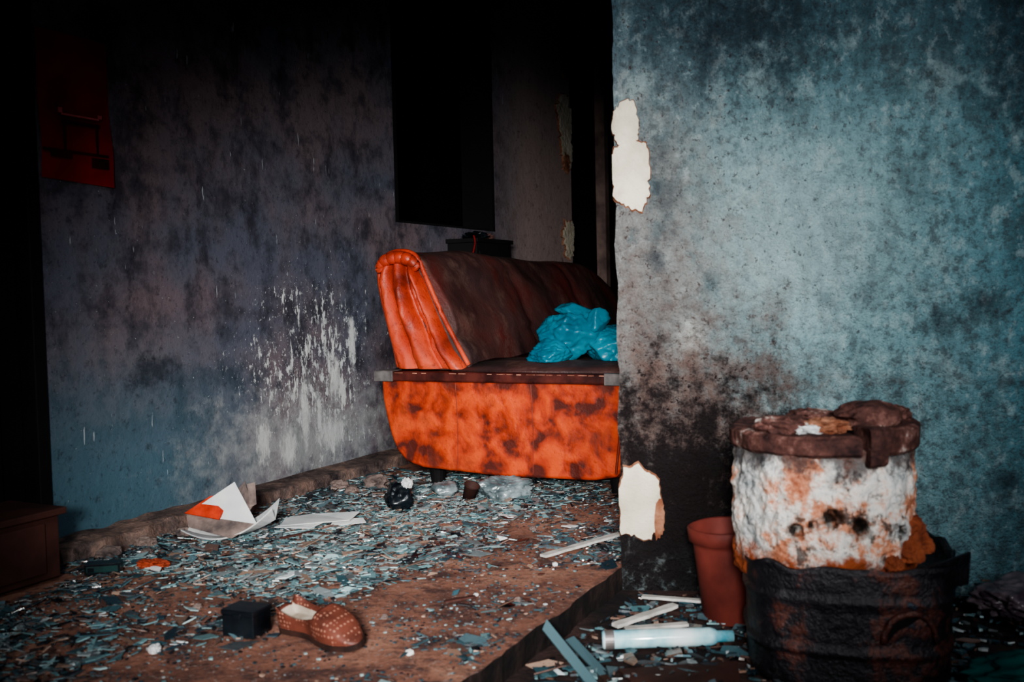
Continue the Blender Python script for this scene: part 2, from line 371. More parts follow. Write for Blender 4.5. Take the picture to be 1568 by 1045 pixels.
MB().add(prism([LF(-5,-1.5)[:2],LF(-5,1.6)[:2],LF(0.2,1.53)[:2],(3.3,2.1),(4.8,5.5),LF(5.3,3.4)[:2],LF(5.3,-1.5)[:2]],2.9,3.0)).build('ceiling',[M['ceil']])
b=MB(); b.add(box(3.95,4.02,-0.14,-0.075,0,2.3)).add(box(3.95,4.02,-0.9,-0.84,0,2.3)).add(box(3.95,4.02,-0.84,-0.14,2.24,2.3))
b.build('door_frame',[simple('grey_brown_frame',(100,84,82),(150,128,120),9,0.7)],TL,bevel=0.004)
# worn concrete kerb
rings=[]
N=260
for i in range(N+1):
    x=-0.1+i*(2.6/N); brk=max(0,min(1,(0.55-x)/0.4))
    h=0.048+noise.noise(Vector((x*3,3,0)))*0.005+brk*noise.noise(Vector((x*11,3,0)))*0.022
    w=0.115+noise.noise(Vector((x*4,0,0)))*0.010+noise.noise(Vector((x*30,3,5)))*0.004+brk*0.02*noise.noise(Vector((x*13,3,5)))
    def nz_(k): return (0.002+0.008*brk)*noise.noise(Vector((x*18,k,0)))
    rings.append([(x,-0.001,0.0),(x,-0.001,h+0.004),(x,-w*0.3,h+nz_(1)),(x,-w*0.65,h+nz_(8)),(x,-w*0.95,h-0.002+nz_(4)),(x,-w,h*0.90),(x,-w-0.004-0.01*brk,0.0)])
MB().add(loft(rings)).build('trim_1',[M['kerb']],TL)

# right wall
TRW=TR(0.273,2.57,0,-6.9)
rings=[]
z=LOW
while z<2.91:
    j=noise.noise(Vector((z*9,1,2)))*0.006+noise.noise(Vector((z*40,1,2)))*0.003
    rings.append([(j,0,z),(0.01,-0.001,z),(3.0,0,z),(3.0,0.15,z),(0.06+j,0.15,z)]); z+=0.02
MB().add(loft(rings)).build('wall_right',[M['wr']],TRW)

def patch(mb,cx,cz,hw,hh,seed,clampx=None,T=None,thick=0.008,mi=(0,1),ypos=0.0,sgn=-1,rag=1.0):
    n=56; outer=[];mid=[];inn=[]
    for k in range(n):
        a=2*math.pi*k/n
        e=1+rag*(0.18*noise.noise(Vector((math.cos(a)*1.5+seed,math.sin(a)*1.5,seed)))+0.16*noise.noise(Vector((math.cos(a)*5+seed,math.sin(a)*5,seed)))+0.07*noise.noise(Vector((math.cos(a)*14+seed,math.sin(a)*14,seed))))
        ca=abs(math.cos(a))**0.8*math.copysign(1,math.cos(a)); sa=abs(math.sin(a))**0.8*math.copysign(1,math.sin(a))
        wob=rag*hw*0.25*noise.noise(Vector((sa*3+seed,2,1))) if rag>1.5 else 0
        def P(k2,y):
            x=cx+ca*hw*e*k2+wob; 
            if clampx is not None: x=max(x,clampx) if sgn<0 else min(x,clampx)
            return (x,ypos-y,cz+sa*hh*e*k2)
        outer.append(P(1.08,-0.002)); mid.append(P(1.0,thick)); inn.append(P(0.8,thick*1.25))
    mb.add(loft([outer,mid],cap=False),mi[1],T); mb.add(loft([mid,inn],cap=False),mi[0],T,smooth=True)
    mb.add((inn+[(cx if clampx is None else cx,ypos-thick*1.3,cz)],[(k,(k+1)%n,n) for k in range(n)]),mi[0],T,smooth=True)
b=MB()
patch(b,0.030,1.145,0.034,0.055,1.0,-0.006,rag=1.2)
patch(b,0.042,1.02,0.050,0.082,4.3,-0.006,rag=1.1)
patch(b,0.048,0.168,0.056,0.096,7.7,-0.004,rag=1.0)
patch(b,0.098,0.135,0.014,0.055,9.1,None,mi=(1,1))
b.build('plaster_patch',[M['cream'],M['terracrumble']],TRW)
b=MB()
for (x,z,hw,hh,sd,mi) in [(3.64,1.80,0.11,0.11,2.2,(0,1)),(3.67,1.63,0.10,0.12,3.9,(0,1)),(3.66,1.53,0.06,0.07,6.9,(1,1)),(3.68,1.08,0.10,0.07,5.2,(0,1)),(3.68,1.0,0.07,0.07,7.2,(0,1)),(3.68,2.25,0.07,0.16,8.2,(1,1)),(3.66,2.1,0.06,0.07,1.2,(1,1))]:
    patch(b,x,z,hw,hh,sd,3.745,sgn=1,thick=0.01,mi=mi,rag=2.2)
b.build('plaster_patch',[M['cream'],M['terracrumble']],TL)

# poster
b=MB(); rings=[]
for i in range(13):
    z=1.50-i*0.035; rings.append([( -0.03+0.004*i/12+sx*0.245, -0.004-0.006*math.sin(i*0.9)*(i/12)-0.01*(i/12)**3*(0.5+sx), z-0.012*sx*(i/12)) for sx in [k/8 for k in range(9)]])
b.add(loft(rings,cap=False,closed=False),0,smooth=True)
def st(x0,x1,z0,z1,mi,d=0.012): b.add(box(x0,x1,-0.016,-d,z0,z1),mi)
st(-0.025,0.20,1.155,1.163,1); st(0.045,0.051,1.163,1.25,1); st(0.158,0.164,1.163,1.25,1); st(0.04,0.17,1.240,1.25,1)
st(0.04,0.17,1.262,1.267,2); st(0.03,0.042,1.267,1.282,2); st(0.168,0.18,1.267,1.278,2); st(0.0,0.07,1.14,1.155,1); st(0.14,0.2,1.12,1.15,1)
b.build('wall_poster',[M['poster'],M['posterdark'],M['posterpink']],TL,fix=False)

# low wooden box at far left
b=MB(); b.add(box(-1.15,-0.195,-0.225,-0.02,0.012,0.175),0); b.add(box(-1.17,-0.18,-0.24,-0.015,0.175,0.193),0)
b.add(box(-1.12,-0.7,-0.232,-0.225,0.03,0.16),0); b.add(box(-0.66,-0.24,-0.232,-0.225,0.03,0.16),0)
b.add(box(-1.1,-1.04,-0.2,-0.03,0,0.012)).add(box(-0.3,-0.24,-0.2,-0.03,0,0.012))
b.build('wooden_storage_box',[M['box']],TL,bevel=0.004)

# ---------------------------------------------------------------- sofa
TS=TR(-0.5,3.75,0,-25)
sofa=empty('sofa',TS)
base=[(0,.41),(.003,.34),(.016,.27),(.034,.2),(.060,.14),(.10,.1),(.17,.08),(.5,.064),(.85,.07),(.93,.085),(.965,.12),(.985,.2),(.99,.30),(.99,.41)]
cx,cz=0.5,0.26
rings=[]
for y,k in [(0,.955),(.008,.982),(.028,1),(.3,1),(1.8,1),(2.07,1),(2.092,.982),(2.1,.955)]:
    rings.append([(cx+(x-cx)*(1-(1-k)*0.45),y,cz+(z-cz)*k) for x,z in base])
MB().add(loft(rings),0).build('base',[M['orange']],parent=sofa,bevel=0.006)
b=MB()
for x in (0.32,0.62):
    b.add(tube([(x,0.001,0.40),(x+0.006,0.0,0.25),(x+0.002,0.001,0.085)],0.0016),0)
b.add(tube([(0.955,-0.002,0.40),(0.95,-0.004,0.25),(0.93,0,0.1)],0.005),0)
b.build('base_seams',[M['seam']],parent=sofa)
b=MB(); b.add(box(-0.010,1.004,-0.016,2.115,0.405,0.442)); b.build('rail',[M['railwood']],parent=sofa,bevel=0.008)
b=MB()
for i in range(26):
    x=-0.004+i*0.0385
    if R()<0.75: b.add(box(x,x+0.036*U(0.4,1),-0.0175,-0.010,0.4345+U(-.001,.001),0.4375))
b.build('rail_worn_edge',[simple('worn_trim_edge',(110,66,54),(184,130,108),30,0.5)],parent=sofa)
b=MB()
for x0,x1 in [(-0.013,0.065),(0.90,1.009)]:
    b.add(box(x0,x1,-0.021,-0.012,0.404,0.441)).add(box(x0,x1,-0.021,0.05,0.4405,0.4445))
b.add(box(-0.015,-0.008,-0.021,0.06,0.404,0.441)); b.add(box(1.001,1.009,-0.021,0.06,0.404,0.441))
b.build('corner_brackets',[M['metal']],parent=sofa,bevel=0.002)
rings=[]
sp=[(0.30,.44),(0.30,.47),(.5,.476),(.75,.474),(.93,.47),(.985,.462),(.99,.448),(.985,.44)]
for i in range(41):
    y=0.01+i*2.08/40; e=min(1,0.3+min(i,40-i)*0.35)
    rings.append([(x,y,.44+(z-.44)*e*(1+0.25*noise.noise(Vector((x*6,y*6,1))))) for x,z in sp])
MB().add(loft(rings),0,smooth=True).build('seat',[M['maroon']],parent=sofa)
b=MB()
for x,y in [(0.17,0.12),(0.9,0.12),(0.17,1.95),(0.9,1.95)]:
    b.add(lathe([(0.022,0.0),(0.026,0.01),(0.035,0.078)],16),0,TR(x,y,0))
b.build('legs',[M['blackwood']],parent=sofa)
prof=[(.07,.445),(.045,.55),(.012,.68),(-.006,.78),(.002,.845),(.035,.880),(.090,.888),(.142,.866),(.174,.81),(.210,.73),(.246,.65),(.288,.57),(.33,.495),(.35,.445)]
P2=[lerp_curve(prof,k/39) for k in range(40)]
rings=[]
NY=90
for i in range(NY+1):
    y=0.045+i*2.06/NY; u=i/NY
    k=1-0.26*max(0,(u-0.82)/0.18)**2.0
    sag=0.010*math.sin(u*7)+0.010*noise.noise(Vector((y*3,0,4)))
    tuft=0
    for c in (0.345,0.67):
        tuft+=0.014*math.exp(-((u-c)/0.014)**2)
    ring=[]
    for j,(x,z) in enumerate(P2):
        fr=1 if j>18 else 0.0
        hh=(z-.445)/.43
        cre=0.014*math.exp(-((hh-0.28)/0.05)**2)
        bul=0.034*math.sin(math.pi*min(1,max(0,(j-18)/21)))+0.018*noise.noise(Vector((x*9,y*5,z*9)))+0.006*noise.noise(Vector((x*20,y*16,z*26)))
        ring.append((x+(bul-tuft-cre)*fr,y,.445+(z-.445)*k+sag*hh))
    rings.append(ring)
MB().add(loft(rings),0,smooth=True).build('backrest',[M['maroon']],parent=sofa)
# padded end panel: broad leather folds with deep creases
Lc=[(.060,.45),(.036,.56),(.008,.68),(-.006,.78),(.014,.845)]
Rc=[(.350,.45),(.284,.545),(.230,.65),(.184,.76),(.143,.845)]
NS,NT=84,48
rows=[]
def cutset(tt):
    return [0.0,0.30+0.02*tt,0.64,0.78,1.0]
for i in range(NT+1):
    tt=i/NT; l=lerp_curve(Lc,tt); r=lerp_curve(Rc,tt); row=[]
    cs=cutset(tt)
    for j in range(NS+1):
        q=j/NS
        for ci in range(4):
            if cs[ci]<=q<=cs[ci+1]+1e-9: break
        lq=(q-cs[ci])/(cs[ci+1]-cs[ci])
        amp_=(0.9,1.0,0.15,1.0)[ci]
        x=l[0]+(r[0]-l[0])*q; z=l[1]+(r[1]-l[1])*q+0.012*math.sin(math.pi*q)*tt
        fl=(max(0,math.sin(math.pi*lq)))**0.45*amp_
        y=0.052-(0.008+0.066*fl*(math.sin(math.pi*min(1,0.12+tt*0.80))**0.4))+0.018*noise.noise(Vector((x*12,z*9,2)))+0.006*noise.noise(Vector((x*40,z*26,2)))
        row.append((x,y,z))
    rows.append(row)
MB().add(loft(rows,cap=False,closed=False),0,smooth=True).build('end_panel',[M['orange2']],parent=sofa)
b=MB()
outp=[(.065,.45),(.040,.56),(.008,.68),(-.010,.78),(-.004,.843),(.03,.876),(.087,.887),(.142,.864),(.174,.80),(.210,.72),(.248,.64),(.292,.56),(.35,.46)]
out=[lerp_curve(outp,k/60) for k in range(61)]
b.add(tube([(x+(0.006 if k>30 else -.006),0.040,z+0.004) for k,(x,z) in enumerate(out)],0.009,8),0,smooth=True)
cap=[]
for i in range(61):
    u=i/60; a=math.pi*(1.05-1.10*u)
    cap.append((0.080+0.074*math.cos(a),0.014-0.003*math.sin(i*0.8),0.828+0.038*math.sin(a)))
b.add(tube(cap,0.024,12,lambda t:0.75+0.3*math.sin(math.pi*t)+0.05*math.sin(t*30)),0,smooth=True)
b.build('end_roll',[M['orange2']],parent=sofa)

# teal bag on the seat
b=MB()
b.add(wrap(0.115,0.10,0.11,31,20,5,0.80,0.07,0.02),0,TR(-0.01,0.0,0,0,0,-14),smooth=True)
b.add(wrap(0.085,0.08,0.045,52,16,5,0.7,0.06,0.02),0,TR(-0.10,-0.04,0),smooth=True)
b.add(wrap(0.09,0.09,0.08,84,16,5,0.75,0.07,0.02),0,TR(0.13,-0.02,0.0),smooth=True)
b.add(wrap(0.07,0.055,0.035,14,14,4,0.6,0.06,0.02),0,TR(-0.0,-0.0,0.155,0,12,10),smooth=True)
b.add(wrap(0.045,0.035,0.05,24,12,4,0.6,0.06,0.02),0,TR(0.06,-0.05,0.11,30,20,20),smooth=True)
b.build('teal_plastic_bag',[M['teal']],TR(0.235,3.66,0.472))

b=MB(); b.add(box(0,0.36,-0.17,-0.01,0,0.97),0).add(box(-0.01,0.37,-0.18,-0.005,0.97,0.99),0).add(box(0.02,0.34,-0.176,-0.17,0.5,0.93),0)
b.build('dark_cabinet',[M['blackwood']],TL@Matrix.Translation((2.20,0,0)),bevel=0.004)
b=MB(); b.add(crumple(0.07,0.05,0.02,2.2,0.5,2,4),0); b.add(crumple(0.045,0.04,0.018,6.2,0.5,2,4),1,TR(0.09,0.0,0.0))
p=LF(2.34,0.09); b.build('cloth_bundle',[M['blackbag'],simple('dusty_brown_cloth',(60,34,32),(100,70,64),12,0.8)],TR(p[0],p[1],0.992,ANG))
p0=LF(2.16,0.20)
b=MB(); b.add(tube([(p0[0]-0.02+0.006*math.sin(k),p0[1]+0.002*k,1.0-0.02*k) for k in range(12)]+[(p0[0],p0[1],0.6),(p0[0],p0[1],0.0)],0.004),0); b.build('red_cable',[M['cable']])

# ---------------------------------------------------------------- floor litter
def rot_any(sp=0.13,bias=False):
    a=U(0,6.28)
    if bias and R()<0.55: a=random.gauss(0.1,0.5)
    return Matrix.Rotation(a,4,'Z')@Matrix.Rotation(random.gauss(0,sp),4,'X')@Matrix.Rotation(random.gauss(0,sp),4,'Y')
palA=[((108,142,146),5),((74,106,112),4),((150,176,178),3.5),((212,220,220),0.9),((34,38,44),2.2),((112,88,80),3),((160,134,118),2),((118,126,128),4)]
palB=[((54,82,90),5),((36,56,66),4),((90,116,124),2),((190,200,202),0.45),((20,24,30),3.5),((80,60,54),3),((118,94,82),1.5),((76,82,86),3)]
def pick(pal):
    t=sum(w for _,w in pal); r=U(0,t)
    for c,w in pal:
        r-=w
        if r<=0: break
    k=U(0.75,1.15); return srgb(*[min(255,x*k) for x in c])
def shard(size,th,elr=(0.15,0.65)):
    n=random.choice([3,4,4,5]); el=U(*elr)
    pts=[]
    for i in range(n):
        a=2*math.pi*i/n+U(-0.35,0.35); r=size*U(0.6,1.15); pts.append((r*math.cos(a),r*math.sin(a)*el))
    return prism(pts,0,th)
def inside_sofa(x,y):
    dx,dy=x+0.5,y-3.75; ca,sa=math.cos(math.radians(25)),math.sin(math.radians(25))
    return dx*sa+dy*ca>0.35
b=MB(); cnt=0
while cnt<17000:
    s_=U(-1.9,2.2); n_=U(0.03,2.1 if R()<0.2 else 1.51)
    if n_>1.51 and s_<0.62: continue
    if n_<0.26 and s_<-0.15: continue
    x,y,_=LF(s_,n_)
    if inside_sofa(x,y): continue
    if y<1.5: continue
    if n_>1.5 and y<2.75: continue
    q=noise.noise(Vector((s_*2.2,n_*2.2,3)))*0.7+noise.noise(Vector((s_*7,n_*7,9)))*0.65
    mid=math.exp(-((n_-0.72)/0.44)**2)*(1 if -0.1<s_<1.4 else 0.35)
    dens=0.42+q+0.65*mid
    dens-=0.90*math.exp(-((n_-1.18)/0.18)**2)*(1 if s_<0.8 else 0.6)
    dens-=0.5*math.exp(-((n_-0.98)/0.25)**2-((s_+0.45)/0.35)**2)
    if R()>dens: continue
    sz=min(0.042,0.0035+random.expovariate(1/0.0092))
    if s_>0.0 and R()<0.25: sz*=1.5
    zb=U(0,0.003)+(0.03*mid*max(0,q+0.2))*R()
    T=Matrix.Translation((x,y,zb+0.002))@rot_any(0.18,True)
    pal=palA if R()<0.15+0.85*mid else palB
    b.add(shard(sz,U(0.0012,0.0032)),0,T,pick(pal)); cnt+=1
for i in range(22000):
    s_=U(-1.9,1.6); n_=U(0.05,1.515); x,y,_=LF(s_,n_)
    if inside_sofa(x,y) or y<1.5: continue
    if n_<0.26 and s_<-0.15: continue
    if R()>0.50+noise.noise(Vector((s_*5,n_*5,1)))*1.3: continue
    r=U(0.0010,0.0038)*(1.6 if R()<0.05 else 1); bx=box(-r,r,-r*U(.4,1),r,0,r*0.7)
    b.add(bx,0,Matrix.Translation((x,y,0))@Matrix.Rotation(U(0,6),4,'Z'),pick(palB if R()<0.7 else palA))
b.build('broken_glass_litter',[M['shard']],fix=False)
b=MB(); cnt=0
def heap(x,y): return 0.06*math.exp(-((x-1.25)/0.25)**2-((y-2.35)/0.2)**2)
while cnt<4800:
    y=U(1.35,2.5); x=U(-0.2,1.7)
    s_=D.dot(Vector((x,y))-W0); n_=Nn.dot(Vector((x,y))-W0)
    if n_<1.575 or y>2.54-0.121*(x-0.27): continue
    sz=min(0.05,0.004+random.expovariate(1/0.010)); hz=heap(x,y)
    T=Matrix.Translation((x,y,LOW+0.002+hz*R()+U(0,0.008)))@Matrix.Rotation(U(0,6.28),4,'Z')@Matrix.Rotation(random.gauss(0,0.22),4,'X')
    b.add(shard(sz,U(0.002,0.006)),0,T,pick(palB if R()<0.7 else palA)); cnt+=1
b.build('rubble_litter',[M['shard']],fix=False)

def rocklot(name,items,mat):
    b=MB()
    for i,(x,y,z,r) in enumerate(items):
        b.add(crumple(r,r*0.8,r*0.65,i*2.7+1,0.35,1.3,3,0.6),0,TR(x,y,z,U(0,180)))
    return b.build(name,[mat])
rocklot('stone_rubble',[(-0.52,3.72,0,0.05),(-0.60,3.62,0,0.03),(-0.42,3.68,0,0.028),(-0.66,3.7,0,0.035),(-0.92,3.2,0,0.026),(-1.02,3.02,0,0.030),(-1.09,2.9,0,0.03),(-1.15,2.78,0,0.035),(-1.05,2.80,0,0.022),(-0.2,3.5,0,0.02),
 (-0.62,2.55,0,0.014),(-0.3,2.9,0,0.012),(0.05,3.0,0,0.012),(-0.75,2.3,0,0.012),(0.0,2.3,0,0.010),(-0.3,2.2,0,0.009)],M['rock'])
rocklot('white_plaster_chunk',[(-0.64,2.78,0,0.018),(-0.55,2.72,0,0.014),(-0.5,2.70,0,0.009),(-0.22,1.97,0,0.010),(-0.75,2.02,0,0.015),(-0.1,2.35,0,0.007),(0.1,2.6,0,0.009)],M['white'])

def sheet(pts,th=0.003):
    pts=[Vector(p) for p in pts]; n=(pts[1]-pts[0]).cross(pts[2]-pts[0]).normalized()*th
    k=len(pts); v=[tuple(p) for p in pts]+[tuple(p+n) for p in pts]
    f=[tuple(range(k-1,-1,-1)),tuple(range(k,2*k))]+[(i,(i+1)%k,(i+1)%k+k,i+k) for i in range(k)]
    return v,f
b=MB()
b.add(sheet([(-0.15,0.0,0.075),(0.07,-0.02,0.045),(-0.01,0.03,0.165),(-0.06,0.05,0.135)]),0)
b.add(sheet([(-0.154,-0.007,0.078),(-0.045,-0.020,0.060),(-0.035,0.002,0.085),(-0.062,0.026,0.125),(-0.085,0.024,0.122)],0.004),1)
b.add(sheet([(0.0,0.03,0.145),(0.02,0.03,0.165),(0.045,0.02,0.09),(0.035,0.0,0.075)]),2)
b.add(sheet([(0.03,0.02,0.16),(0.055,0.02,0.165),(0.06,0.01,0.1),(0.04,0.01,0.09)]),2)
rings=[]
for i in range(17):
    u=i/16; x=-0.15+0.27*u; zz=0.055*(2*u-0.75)**2
    rings.append([(x,-0.055+0.02*u,zz+0.006),(x,0.0,zz*0.6+0.003),(x,0.05,zz+0.02),(x,0.052,zz+0.024),(x,0.0,zz*0.6+0.007),(x,-0.057+0.02*u,zz+0.011)])
b.add(loft(rings),0,smooth=False)
b.add(sheet([(-0.15,0.0,0.075),(-0.14,-0.02,0.04),(0.0,-0.05,0.01),(0.07,-0.02,0.045)]),2)
b.build('torn_carton',[M['white'],M['redcard'],M['rock']],TR(-0.845,2.98,0.002,-2))
b=MB()
b.add(sheet([(-0.11,-0.04,0.012),(0.1,-0.03,0.016),(0.13,0.02,0.03),(-0.02,0.06,0.022),(-0.10,0.03,0.02)]),0)
b.add(sheet([(-0.13,-0.02,0.004),(-0.02,-0.06,0.004),(0.03,-0.01,0.014),(-0.08,0.02,0.012)]),0)
b.add(sheet([(0.04,-0.04,0.003),(0.15,-0.02,0.004),(0.14,0.01,0.012),(0.05,0.0,0.012)]),0)
b.build('paper_scrap',[M['white']],TR(-0.62,3.08,0.012,8))

b=MB(); b.add(wrap(0.055,0.05,0.05,44,20,4,0.7),0,smooth=True); b.add(crumple(0.018,0.018,0.02,2.4,0.4,1.8,3),1,TR(0.035,-0.01,0.07))
b.build('black_plastic_bag',[M['blackbag'],M['white']],TR(-0.40,3.34,0.004))
b=MB(); b.add(wrap(0.10,0.06,0.052,94,26,5,0.75),0,smooth=True); b.build('clear_plastic_bag',[M['clear']],TR(-0.055,3.46,0.004,10))
b=MB(); b.add(wrap(0.055,0.045,0.032,39,22,4,0.7),0,smooth=True); b.build('clear_plastic_bag',[M['clear']],TR(-0.25,3.54,0.004,10))
b=MB(); b.add(lathe([(0.0,0.003),(0.02,0.0),(0.026,0.06),(0.028,0.062),(0.024,0.062),(0.018,0.006),(0.0,0.006)],24,cap=False),0,smooth=True)
b.build('crushed_cup',[M['box']],TR(-0.165,3.41,0.012,40,25,0))
b=MB(); b.add(crumple(0.045,0.025,0.012,3.9,0.5,1.8,4),0); b.add(sheet([(0.0,-0.03,0.004),(0.06,-0.045,0.004),(0.055,-0.03,0.01),(0.01,-0.015,0.01)]),1); b.build('orange_rag',[M['orangerag'],M['white']],TR(-0.985,2.66,0.004,-20))
b=MB()
b.add(box(-0.045,0.045,-0.02,0.02,0.0,0.028),0); b.add(box(-0.04,0.04,-0.0215,-0.02,0.006,0.022),1); b.add(box(-0.036,-0.02,-0.023,-0.021,0.008,0.02),0)
b.build('black_battery_pack',[M['blackbag'],simple('dark_green_label',(10,40,40),(16,58,56),30,0.5)],TR(-1.10,2.62,0.004,10),bevel=0.003)
b=MB(); b.add(box(-0.040,0.040,-0.032,0.032,0,0.047),0); b.add(box(-0.042,0.042,-0.034,0.034,0.047,0.058),0); b.add(box(-0.01,0.01,-0.036,-0.032,0.04,0.052),0)
b.build('small_black_case',[M['blackbag']],TR(-0.585,2.115,0.003,-22),bevel=0.004)

# shoe
b=MB(); rings=[]; NSn=48
Ls=0.245
def shoe_sec(t_):
    w=0.034+0.008*math.exp(-((t_-0.68)/0.2)**2)-0.003*math.exp(-((t_-0.4)/0.12)**2)
    endk=1.0
    if t_<0.12: endk=math.sqrt(max(0,1-((0.12-t_)/0.12)**2))
    if t_>0.74: endk=math.sqrt(max(0,1-((t_-0.74)/0.26)**2))
    return max(0.002,w*endk),endk
for i in range(NSn+1):
    t_=i/NSn; x=t_*Ls
    w,endk=shoe_sec(t_)
    rimh=0.058-0.03*math.sin(math.pi*min(1,max(0,(t_-0.02)/0.62)))*0.9
    vamp=0.056-0.045*max(0,(t_-0.55)/0.45)**1.3
    op=0
    if 0.03<t_<0.56: op=min(1,(t_-0.03)/0.03,(0.56-t_)/0.05)
    yc=0.012*math.sin(math.pi*t_*0.9)
    ring=[]; K=25
    for k in range(K):
        a=math.pi*k/(K-1); c=math.cos(a); sn=math.sin(a)
        side=abs(c)**0.55*math.copysign(1,c)
        cz_=vamp*(sn**0.55)*(0.35+0.65*endk)
        if op>0:
            wall_h=rimh*min(1,(sn/0.45)**0.8)
            if sn<0.62: oz=wall_h; oy=w*(side*0.98+0.0)
            else:
                u=min(1,(sn-0.62)/0.16); oz=rimh*(1-u)+0.012*u; oy=w*0.80*(c/0.785)*(1-0.05*u)
            yy=oy*op+w*side*(1-op); zz=oz*op+cz_*(1-op)
        else: yy=w*side; zz=cz_
        ring.append((x,yc+yy,max(0.0,zz)+0.009))
    rings.append(ring)
n=25; v=[p for r_ in rings for p in r_]
fo=[];fi=[]
for i in range(NSn):
    for k in range(n-1):
        q=(i*n+k,i*n+k+1,(i+1)*n+k+1,(i+1)*n+k)
        t_=(i+0.5)/NSn; sn=math.sin(math.pi*(k+0.5)/(n-1))
        (fi if (0.05<t_<0.53 and sn>0.70) else fo).append(q)
b.add((v,fo),0,smooth=True); b.add((v,fi),2,smooth=True)
sol=[]
for r_ in rings: sol.append((r_[0][0],r_[0][1]+0.003))
for r_ in reversed(rings): sol.append((r_[-1][0],r_[-1][1]-0.003))
b.add(prism(sol,0.0,0.012),1)
pa=Vector((-0.517,2.135)); pb=Vector((-0.334,1.97)); an=math.degrees(math.atan2((pb-pa).y,(pb-pa).x))
b.build('brown_leather_shoe',[M['shoe'],M['sole'],M['insole']],TR(pa.x+0.012,pa.y+0.005,0.012,an,14,0),fix=False)

def strip(mb,p,q,w,h,mi=0):
    p=Vector(p);q=Vector(q);d=(q-p);L=d.length;T=Matrix.Translation(p)@d.to_track_quat('X','Z').to_matrix().to_4x4()
    rg=[]
    for i in range(9):
        x=L*i/8; ww=w*(1+0.15*math.sin(i*2.1)); rg.append([(x,-ww/2,0),(x,ww/2,0),(x,ww/2,h),(x,-ww/2,h)])
    mb.add(loft(rg),mi,T)
b=MB(); strip(b,(0.07,2.65,0.010),(0.30,2.86,0.014),0.022,0.007); b.build('white_wood_strip',[M['stick']])
b=MB(); strip(b,(0.31,2.45,LOW+0.016),(0.46,2.40,LOW+0.016),0.018,0.006); b.build('white_wood_strip',[M['stick']])
b=MB(); strip(b,(0.22,2.24,LOW+0.014),(0.375,2.34,LOW+0.026),0.022,0.008); strip(b,(0.24,2.22,LOW+0.014),(0.385,2.23,LOW+0.018),0.02,0.006); b.build('white_wood_strip',[M['stick']])
b=MB(); strip(b,(-0.17,2.28,0.008),(-0.10,2.31,0.010),0.012,0.004); strip(b,(-0.62,3.0-.0,0.01),(-0.7,2.92,0.01),0.01,0.005); b.build('wood_splinter',[M['box']])
b=MB(); b.add(lathe([(0.0,0),(0.017,0.0),(0.02,0.004),(0.02,0.235),(0.017,0.245),(0.013,0.25),(0.013,0.285),(0.0,0.287)],24,cap=False),0,Matrix.Rotation(math.radians(90),4,'Y'),smooth=True)
b.add(lathe([(0.021,0.0),(0.021,0.02)],24),1,Matrix.Rotation(math.radians(90),4,'Y')@Matrix.Translation((0,0,0.005)))
b.build('glass_bottle',[M['tube'],M['metal']],TR(0.18,2.12,LOW+0.028,1.5))
b=MB()
b.add(sheet([(0.05,2.06,0.015),(0.06,2.08,0.03),(0.13,1.97,LOW+0.012),(0.165,1.90,LOW+0.005),(0.14,1.91,LOW+0.003)],0.004),0)
b.add(sheet([(0.10,2.12,LOW+0.03),(0.12,2.13,LOW+0.035),(0.18,1.99,LOW+0.008),(0.165,1.97,LOW+0.005)],0.004),0)
b.add(sheet([(0.2,2.0,LOW+0.010),(0.45,2.02,LOW+0.014),(0.43,1.90,LOW+0.010),(0.24,1.88,LOW+0.010)],0.004),1)
b.build('window_glass_shard',[M['glass'],M['box']])

# red pot
b=MB()
b.add(lathe([(0.0,0.0),(0.058,0.0),(0.061,0.004),(0.074,0.18),(0.076,0.190),(0.082,0.192),(0.084,0.222),(0.081,0.225),(0.077,0.221),(0.07,0.17),(0.055,0.01),(0.0,0.01)],48,
   lambda r,z,a:r*(1+0.012*math.sin(3*a)+ (0.02*math.sin(5*a+1) if z>0.18 else 0)),cap=False),0,smooth=True)
b.build('red_plastic_bucket',[M['redpot']],TR(0.500,2.32,LOW+0.002,20,0,-3),bevel=0)

# ---------------------------------------------------------------- stove
TST=TR(0.662,2.05,LOW)
stove=empty('coal_stove',TST)
def sq(r,z,a):
    p=6.0; k=(abs(math.cos(a))**p+abs(math.sin(a))**p)**(-1/p)
    return r*(0.42+0.58*k)*(1+0.022*noise.noise(Vector((math.cos(a)*3,math.sin(a)*3,z*9)))+0.012*noise.noise(Vector((math.cos(a)*9,math.sin(a)*9,z*30))))
pr=[(0.0,0.0),(0.188,0.0),(0.197,0.01)]+[(0.199,0.01+0.006*k) for k in range(1,11)]+[(0.206,0.075),(0.206,0.085),(0.200,0.092)]+[(0.201,0.092+0.008*k) for k in range(1,10)]+[(0.208,0.176),(0.208,0.184),(0.203,0.19)]+[(0.204,0.19+0.008*k) for k in range(1,6)]+[(0.209,0.243),(0.202,0.243),(0.200,0.22),(0.17,0.20),(0.0,0.20)]
v,f=lathe(pr,96,sq,cap=False)
v=[(x,y,z+(0.018*noise.noise(Vector((x*14,y*14,0))) if z>0.215 else 0)) for x,y,z in v]
b=MB(); b.add((v,f),0,TR(0.022,0.005,0,-16),smooth=True)
b.add(sheet([(0.10,-0.205,0.205),(0.205,-0.150,0.20),(0.212,-0.145,0.262),(0.11,-0.20,0.25)],0.006),0)
b.build('base',[M['stovemetal']],parent=stove)
b=MB(); arc=[]
for k in range(17):
    a=math.pi*k/16; arc.append((0.075+0.05*math.cos(a),-0.215+0.012*abs(math.cos(a)),0.105+0.06*math.sin(a)))
b.add(tube(arc,0.007),0,smooth=True)
poly=[(p_[0],p_[2]) for p_ in arc]
b.add(([(x,-0.213+0.01*abs(x-0.075)/0.05,z) for x,z in poly],[tuple(range(len(poly)))]),1)  # flat near-black face paints the shade inside the vent
